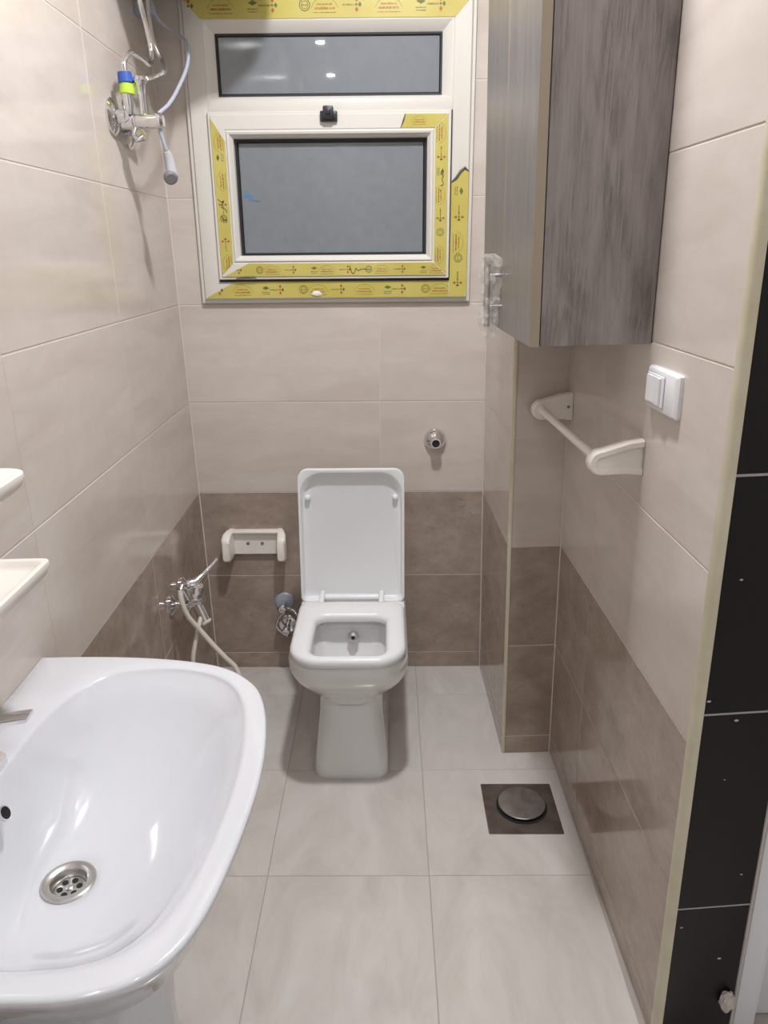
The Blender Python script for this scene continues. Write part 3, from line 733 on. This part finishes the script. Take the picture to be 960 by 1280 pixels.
# ------------------------------------------------------------------ bidet mixer (lower left)
bd = thing('bidet_mixer', 'chrome single-lever bidet mixer low on left wall behind the washbasin', 'mixer', LP(0, 1.88, .54))
for y in (1.93, 2.06):
    bm = bmesh.new(); lathe(bm, [(.029, 0), (.029, .005), (.018, .012), (.013, .016), (.013, .045)], LP(0, y, .470), ax, 24); part('wall_flange', bm, 'chrome', bd)
bm = bmesh.new(); tube(bm, [LP(.045, 1.905, .472), LP(.045, 1.915, .472), LP(.045, 2.07, .470), LP(.045, 2.08, .470)], [.012, .018, .018, .012], 20); part('crosspiece', bm, 'chrome', bd)
bm = bmesh.new(); tube(bm, [LP(.035, 1.94, .480), LP(.060, 1.94, .486), LP(.085, 1.94, .492), LP(.092, 1.94, .494)], [.021, .024, .024, .018], 22); part('body', bm, 'chrome', bd)
bm = bmesh.new(); lathe(bm, [(.022, -.016), (.025, -.008), (.025, .014), (.021, .026), (.012, .030)], LP(.070, 1.93, .510), (.35, -.1, 1), 24); part('cartridge', bm, 'chrome', bd)
bm = bmesh.new(); tube(bm, [LP(.055, 1.92, .538), LP(.078, 1.93, .540), LP(.095, 1.95, .552), LP(.115, 1.965, .570), LP(.134, 1.975, .590)], [.012, .0125, .008, .006, .0045], 14); part('lever', bm, 'chrome', bd)
bm = bmesh.new(); tube(bm, [LP(.070, 1.94, .472), LP(.082, 1.935, .445), LP(.092, 1.93, .418)], [.0155, .0165, .0165], 18); part('outlet', bm, 'chrome', bd)
bm = bmesh.new(); lathe(bm, [(.0172, 0), (.0172, .006), (.013, .010), (0, .010)], LP(.092, 1.93, .418), (.012, -.006, -.02), 20); part('outlet_cap', bm, 'hose', bd)
bm = bmesh.new(); tube(bm, [LP(.055, 1.915, .500), LP(.050, 1.895, .535), LP(.048, 1.885, .545), LP(.046, 1.88, .540)], [.010, .011, .010, .009], 14); part('hose_elbow', bm, 'chrome', bd)
hz = bd
bm = bmesh.new(); tube(bm, [LP(.046, 1.88, .540), LP(.050, 1.87, .51), LP(.062, 1.87, .465), LP(.085, 1.88, .42), LP(.122, 1.88, .365), LP(.152, 1.88, .325), LP(.178, 1.88, .29), LP(.190, 1.86, .24), LP(.175, 1.80, .16), LP(.13, 1.70, .06), LP(.09, 1.60, .012), LP(.07, 1.45, .0085)], .0072, 12, True, 7); part('hose', bm, 'hose', hz)
bm = bmesh.new(); tube(bm, [LP(.084, 1.925, .438), LP(.078, 1.90, .41), LP(.070, 1.885, .375), LP(.062, 1.87, .33), LP(.060, 1.865, .26), LP(.06, 1.84, .12), LP(.07, 1.80, .03), LP(.10, 1.72, .009)], .0062, 12, True, 7); part('hose', bm, 'hose', hz)

# ------------------------------------------------------------------ toilet roll holder
ph = thing('paper_holder', 'cream plastic toilet roll holder without roll on back wall', 'paper holder', (-.449, D, .42))
bm = bmesh.new()
loft(bm, [[(-.449+p[0], D-n, .487+p[1]) for p in rrect(0, 0, hx, hz, .008, 5)] for n, hx, hz in ((0, .083, .043), (.012, .083, .043), (.015, .080, .040))])
part('back_plate', bm, 'cream_plastic', ph)
bm = bmesh.new(); box(bm, (-.535, D-.030, .5235), (-.363, D, .5325), .003); part('top_lip', bm, 'cream_plastic', ph)
for s in (-1, 1):
    bm = bmesh.new(); cx = -.449
    loops = []
    for n, xo, hw, z0, z1 in ((0, .081, .012, .444, .533), (.02, .086, .013, .441, .534), (.045, .091, .0145, .436, .530), (.064, .092, .0145, .436, .520), (.074, .090, .0115, .444, .508)):
        loops.append([(cx+s*xo+p[0], D-n, (z0+z1)/2+p[1]) for p in rrect(0, 0, hw, (z1-z0)/2, .009, 5)])
    loft(bm, loops); part('arm', bm, 'cream_plastic', ph, 40)
for x in (-.476, -.428):
    bm = bmesh.new(); lathe(bm, [(.0055, 0), (.0055, .0015), (.003, .0025)], (x, D-.015, .485), (0, -1, 0), 14); part('screw', bm, 'grey_rubber', ph)

# ------------------------------------------------------------------ flush valve and stop valves on the back wall
fv = thing('flush_valve', 'round chrome wall outlet with black centre right above the toilet', 'valve', (.149, D, .833))
bm = bmesh.new(); lathe(bm, [(.036, 0), (.036, .004), (.034, .010), (.028, .020), (.020, .026), (.0165, .030), (.0165, .046), (.015, .050), (.0125, .050), (.0125, .044)], (.149, D, .836), (0, -1, -.06), 40); part('escutcheon', bm, 'chrome', fv)
bm = bmesh.new(); lathe(bm, [(.0128, 0), (.0128, .003), (.006, .0025)], (.149, D-.0445, .8335), (0, -1, -.06), 24); part('centre_plug', bm, 'black_rubber', fv)
def stop_valve(x, z, label, flange):
    t = thing('stop_valve', label, 'valve', (x, D, z), 'stop valves beside the toilet')
    bm = bmesh.new(); lathe(bm, [(.034, 0), (.034, .003), (.030, .008), (.014, .011)], (x, D, z), (0, -1, 0), 28); part('wall_flange', bm, flange, t)
    bm = bmesh.new(); tube(bm, [(x, D-.008, z), (x, D-.052, z)], [.010, .010], 16); tube(bm, [(x, D-.030, z), (x, D-.030, z-.032)], [.011, .0085], 14); part('body', bm, 'chrome', t)
    bm = bmesh.new(); lathe(bm, [(.012, 0), (.0145, .004), (.0145, .018), (.011, .022), (.0075, .022), (.006, .016)], (x, D-.048, z), (0, -1, .05), 20); part('knob', bm, 'chrome', t)
    return t
stop_valve(-.366, .262, 'upper chrome stop valve with blue-grey wall disc left of the toilet', 'bluegrey')
stop_valve(-.358, .176, 'lower chrome stop valve close to the toilet bowl on left', 'chrome')
bm = bmesh.new(); tube(bm, [(-.366, D-.030, .232), (-.385, D-.036, .215), (-.392, D-.04, .19), (-.38, D-.036, .165), (-.36, D-.030, .146)], .0055, 12, True)
single('valve_hose', bm, 'chrome', 'short braided hose looping between the two stop valves', 'hose')
bm = bmesh.new(); tube(bm, [(-.352, D-.03, .25), (-.325, D-.045, .24), (-.295, D-.06, .20), (-.25, D-.06, .19), (-.225, D-.065, .22)], .006, 12, True)
single('inlet_hose', bm, 'chrome', 'short braided hose running behind the toilet bowl', 'hose')

# ------------------------------------------------------------------ wall cabinet
cb = thing('wall_cabinet', 'grey oak effect wall cabinet hanging high on right side', 'cabinet', RP(.1, 1.62, 1.256))
CB0, CB1 = 1.256, 2.20
def bxR(bm, n0, n1, y0, y1, z0, z1, bev=0): return box(bm, (-n0, y0-D, z0), (-n1, y1-D, z1), bev, 1, mx=MR)
OFF = {'side_panel': (.003, .195, 1.352, 1.368), }
bm = bmesh.new(); bxR(bm, .002, .197, 1.350, 1.366, CB0, CB1, .0006); part('side_panel', bm, 'wood', cb)
bm = bmesh.new(); bxR(bm, .002, .197, 1.872, 1.887, CB0, CB1, .0006); part('side_panel', bm, 'wood', cb)
bm = bmesh.new(); bxR(bm, .002, .197, 1.366, 1.872, CB0, CB0+.016); part('bottom_panel', bm, 'wood_edge', cb)
bm = bmesh.new(); bxR(bm, .002, .197, 1.366, 1.872, CB1-.016, CB1); part('top_panel', bm, 'wood_edge', cb)
bm = bmesh.new(); bxR(bm, .002, .008, 1.366, 1.872, CB0+.016, CB1-.016); part('back_panel', bm, 'wood_edge', cb)
bm = bmesh.new(); bxR(bm, .197, .1995, 1.3535, 1.887, CB0+.003, CB1-.002); part('door_gap_shade', bm, 'black_rubber', cb)  # black sheet standing in for the shade in the gap behind the doors
for y0, y1 in ((1.347, 1.640), (1.6425, 1.925)):
    bm = bmesh.new(); bxR(bm, .1995, .2160, y0+.0006, y1-.0006, CB0, CB1, .0008); d_ = part('door', bm, 'wood_door', cb)
    bm = bmesh.new(); bxR(bm, .1995, .2166, y0-.0006, y0+.0008, CB0-.0002, CB1); part('edge_band', bm, 'wood_edge', d_)
# bar handle in cling film
hd = bmesh.new(); HY = 1.672
tube(hd, [RP(.244, HY, 1.262), RP(.244, HY, 1.388)], .006, 14)
h_ = part('handle', hd, 'steel', cb)
for z in (1.303, 1.366):
    bm = bmesh.new(); tube(bm, [RP(.215, HY, z), RP(.240, HY, z)], .0042, 12); part('handle_post', bm, 'chrome', h_)
bm = bmesh.new(); loops = []
for k in range(27):
    f = k/26; z = 1.238+.172*f; r = .0165 + .007*math.sin(PI*f)**.3 if 0 < k < 26 else .012
    lp = []
    for a in range(22):
        an = 2*PI*a/22; q = r*(1+.55*noise.noise(Vector((math.cos(an)*1.4, math.sin(an)*1.4, z*38)))+.3*noise.noise(Vector((math.cos(an)*4, math.sin(an)*4, z*110))))
        lp.append(RP(min(.240, .2185+.020+0) + q*math.sin(an)*.85, HY+q*math.cos(an)*1.25, z))
    loops.append(lp)
loft(bm, loops); part('cling_film_wrap', bm, 'cling', h_, 25)

# ------------------------------------------------------------------ towel rail
tw = thing('towel_rail', 'cream plastic towel rail on right wall under the cabinet', 'towel rail', RP(0, 1.6, 1.05))
def bracket(y, zc, side):
    """side -1: recess faces the camera"""
    bm = bmesh.new()
    base = bmesh.new()
    def outl(i, yy):
        pts = []
        top, bot, tip, r = zc+.034, zc-.034, .100, .024
        raw = [(0, top-i), (.03, top-.004-i), (tip-r, zc-.008+r-i)] + [(tip-r+(r-i)*math.cos(a), zc-.008+(r-i)*math.sin(a)) for a in [PI/2-PI*k/12 for k in range(1, 12)]] + [(tip-r, zc-.008-r+i), (.03, bot+.003+i), (0, bot+i)]
        return [RP(max(n, .001), y+yy, z) for n, z in raw]
    t = .015
    if side < 0: L_ = [outl(.004, t), outl(0, t-.004), outl(0, -t+.004), outl(.003, -t), outl(.012, -t), outl(.015, -t+.007), outl(.0165, -t+.008)]
    else: L_ = [outl(.004, -t), outl(0, -t+.004), outl(0, t-.004), outl(.004, t)]
    loft(base, L_); p = part('bracket', base, 'cream_plastic', tw, 40)
    bm.free()
    return p
b1 = bracket(1.352, 1.052, -1)
b2 = bracket(1.862, 1.046, 1)
for b, y, zc in ((b2, 1.862, 1.046),):
    bm = bmesh.new(); lathe(bm, [(.004, 0), (.004, .0012)], RP(.012, y-.015, zc), (0, -1, 0), 12); part('screw_hole', bm, 'grey_rubber', b)
    bm = bmesh.new(); lathe(bm, [(.013, 0), (.013, .003), (.010, .004)], RP(.076, y-.014, zc-.008), (0, -1, 0), 18); part('socket', bm, 'cream_plastic', b)
bm = bmesh.new(); tube(bm, [RP(.076, 1.360, 1.044), RP(.076, 1.852, 1.038)], .0088, 18); part('rail', bm, 'cream_plastic', tw)

# ------------------------------------------------------------------ light switch
sw = thing('light_switch', 'white rocker light switch on right wall beside cabinet', 'switch', RP(0, 1.262, 1.152))
bm = bmesh.new()
loft(bm, [[RP(n, 1.262+p[0], 1.188+p[1]) for p in rrect(0, 0, hy, hz, .004, 4)] for n, hy, hz in ((0, .067, .036), (.006, .067, .036), (.0105, .063, .0335), (.0115, .060, .031))])
part('cover_plate', bm, 'white_plastic', sw)
bm = bmesh.new()
loft(bm, [[RP(n, 1.281+p[0], 1.1885+p[1]) for p in rrect(0, 0, hy, hz, .002, 4)] for n, hy, hz in ((.0105, .0375, .0262), (.0135, .0375, .0262), (.0145, .0365, .0252))])
ms = part('module', bm, 'white_plastic', sw)
bm = bmesh.new()
loft(bm, [[RP(n, 1.281+p[0], 1.1885+p[1]) for p in rrect(0, 0, hy, hz, .002, 4)] for n, hy, hz in ((.0108, .0388, .0275), (.0124, .0388, .0275))])
part('module_gap', bm, 'bluegrey', sw)
bm = bmesh.new()
for (y0, y1, n0, n1) in ((1.2515, 1.281, .0185, .0155), (1.281, 1.3105, .0155, .0185)):
    loft(bm, [[RP(.014, y0, 1.1655), RP(.014, y1, 1.1655), RP(.014, y1, 1.2115), RP(.014, y0, 1.2115)],
              [RP(n0, y0, 1.1665), RP(n1, y1, 1.1665), RP(n1, y1, 1.2105), RP(n0, y0, 1.2105)]])
part('rocker', bm, 'white_plastic', ms, 10)

# ------------------------------------------------------------------ floor drain
dn = thing('floor_drain', 'square brown metal floor drain with round steel cap', 'drain', (.3465, 1.653, 0))
bm = bmesh.new()
loft(bm, [rrect(.3465, 1.6527, .0965, .0965, .003, 3, -.012), rrect(.3465, 1.6527, .0965, .0965, .003, 3, .0004), rrect(.3465, 1.6527, .0955, .0955, .003, 3, .0012)])
part('plate', bm, 'drain_plate', dn)
bm = bmesh.new(); lathe(bm, [(.068, .0010), (.068, .0018), (.0, .0018)], (.350, 1.658, 0), (0, 0, 1), 48); part('cap_recess', bm, 'hole', dn)
bm = bmesh.new(); lathe(bm, [(.050, .0015), (.058, .0060), (.0622, .0085), (.0625, .0110), (.061, .0125), (.045, .0138), (.02, .0145), (0, .0147)], (.350, 1.660, 0), (0, 0, 1), 48); part('cap', bm, 'drain_cap', dn)

# ------------------------------------------------------------------ ceiling lamps (bodies)
for i, (p, r, e, c) in enumerate(LAMPS):
    lab = ['round ceiling lamp above the toilet end of the room', 'small round ceiling lamp just behind the viewer', 'small round ceiling lamp farthest behind the viewer', 'unseen round ceiling lamp added over the passage for ambient light'][i]
    t = thing('ceiling_lamp', lab, 'lamp', (p[0], p[1], H), 'ceiling lamps')
    bm = bmesh.new(); lathe(bm, [(r+.012, 0), (r+.012, .010), (r+.002, .013), (r+.001, .009), (r+.001, 0)], (p[0], p[1], H), (0, 0, -1), 32); part('bezel', bm, 'white_plastic', t)
    bm = bmesh.new(); lathe(bm, [(r, .002), (r, .009)], (p[0], p[1], H), (0, 0, -1), 32); part('diffuser', bm, 'lamp_glow', t)
bpy.context.view_layer.update()
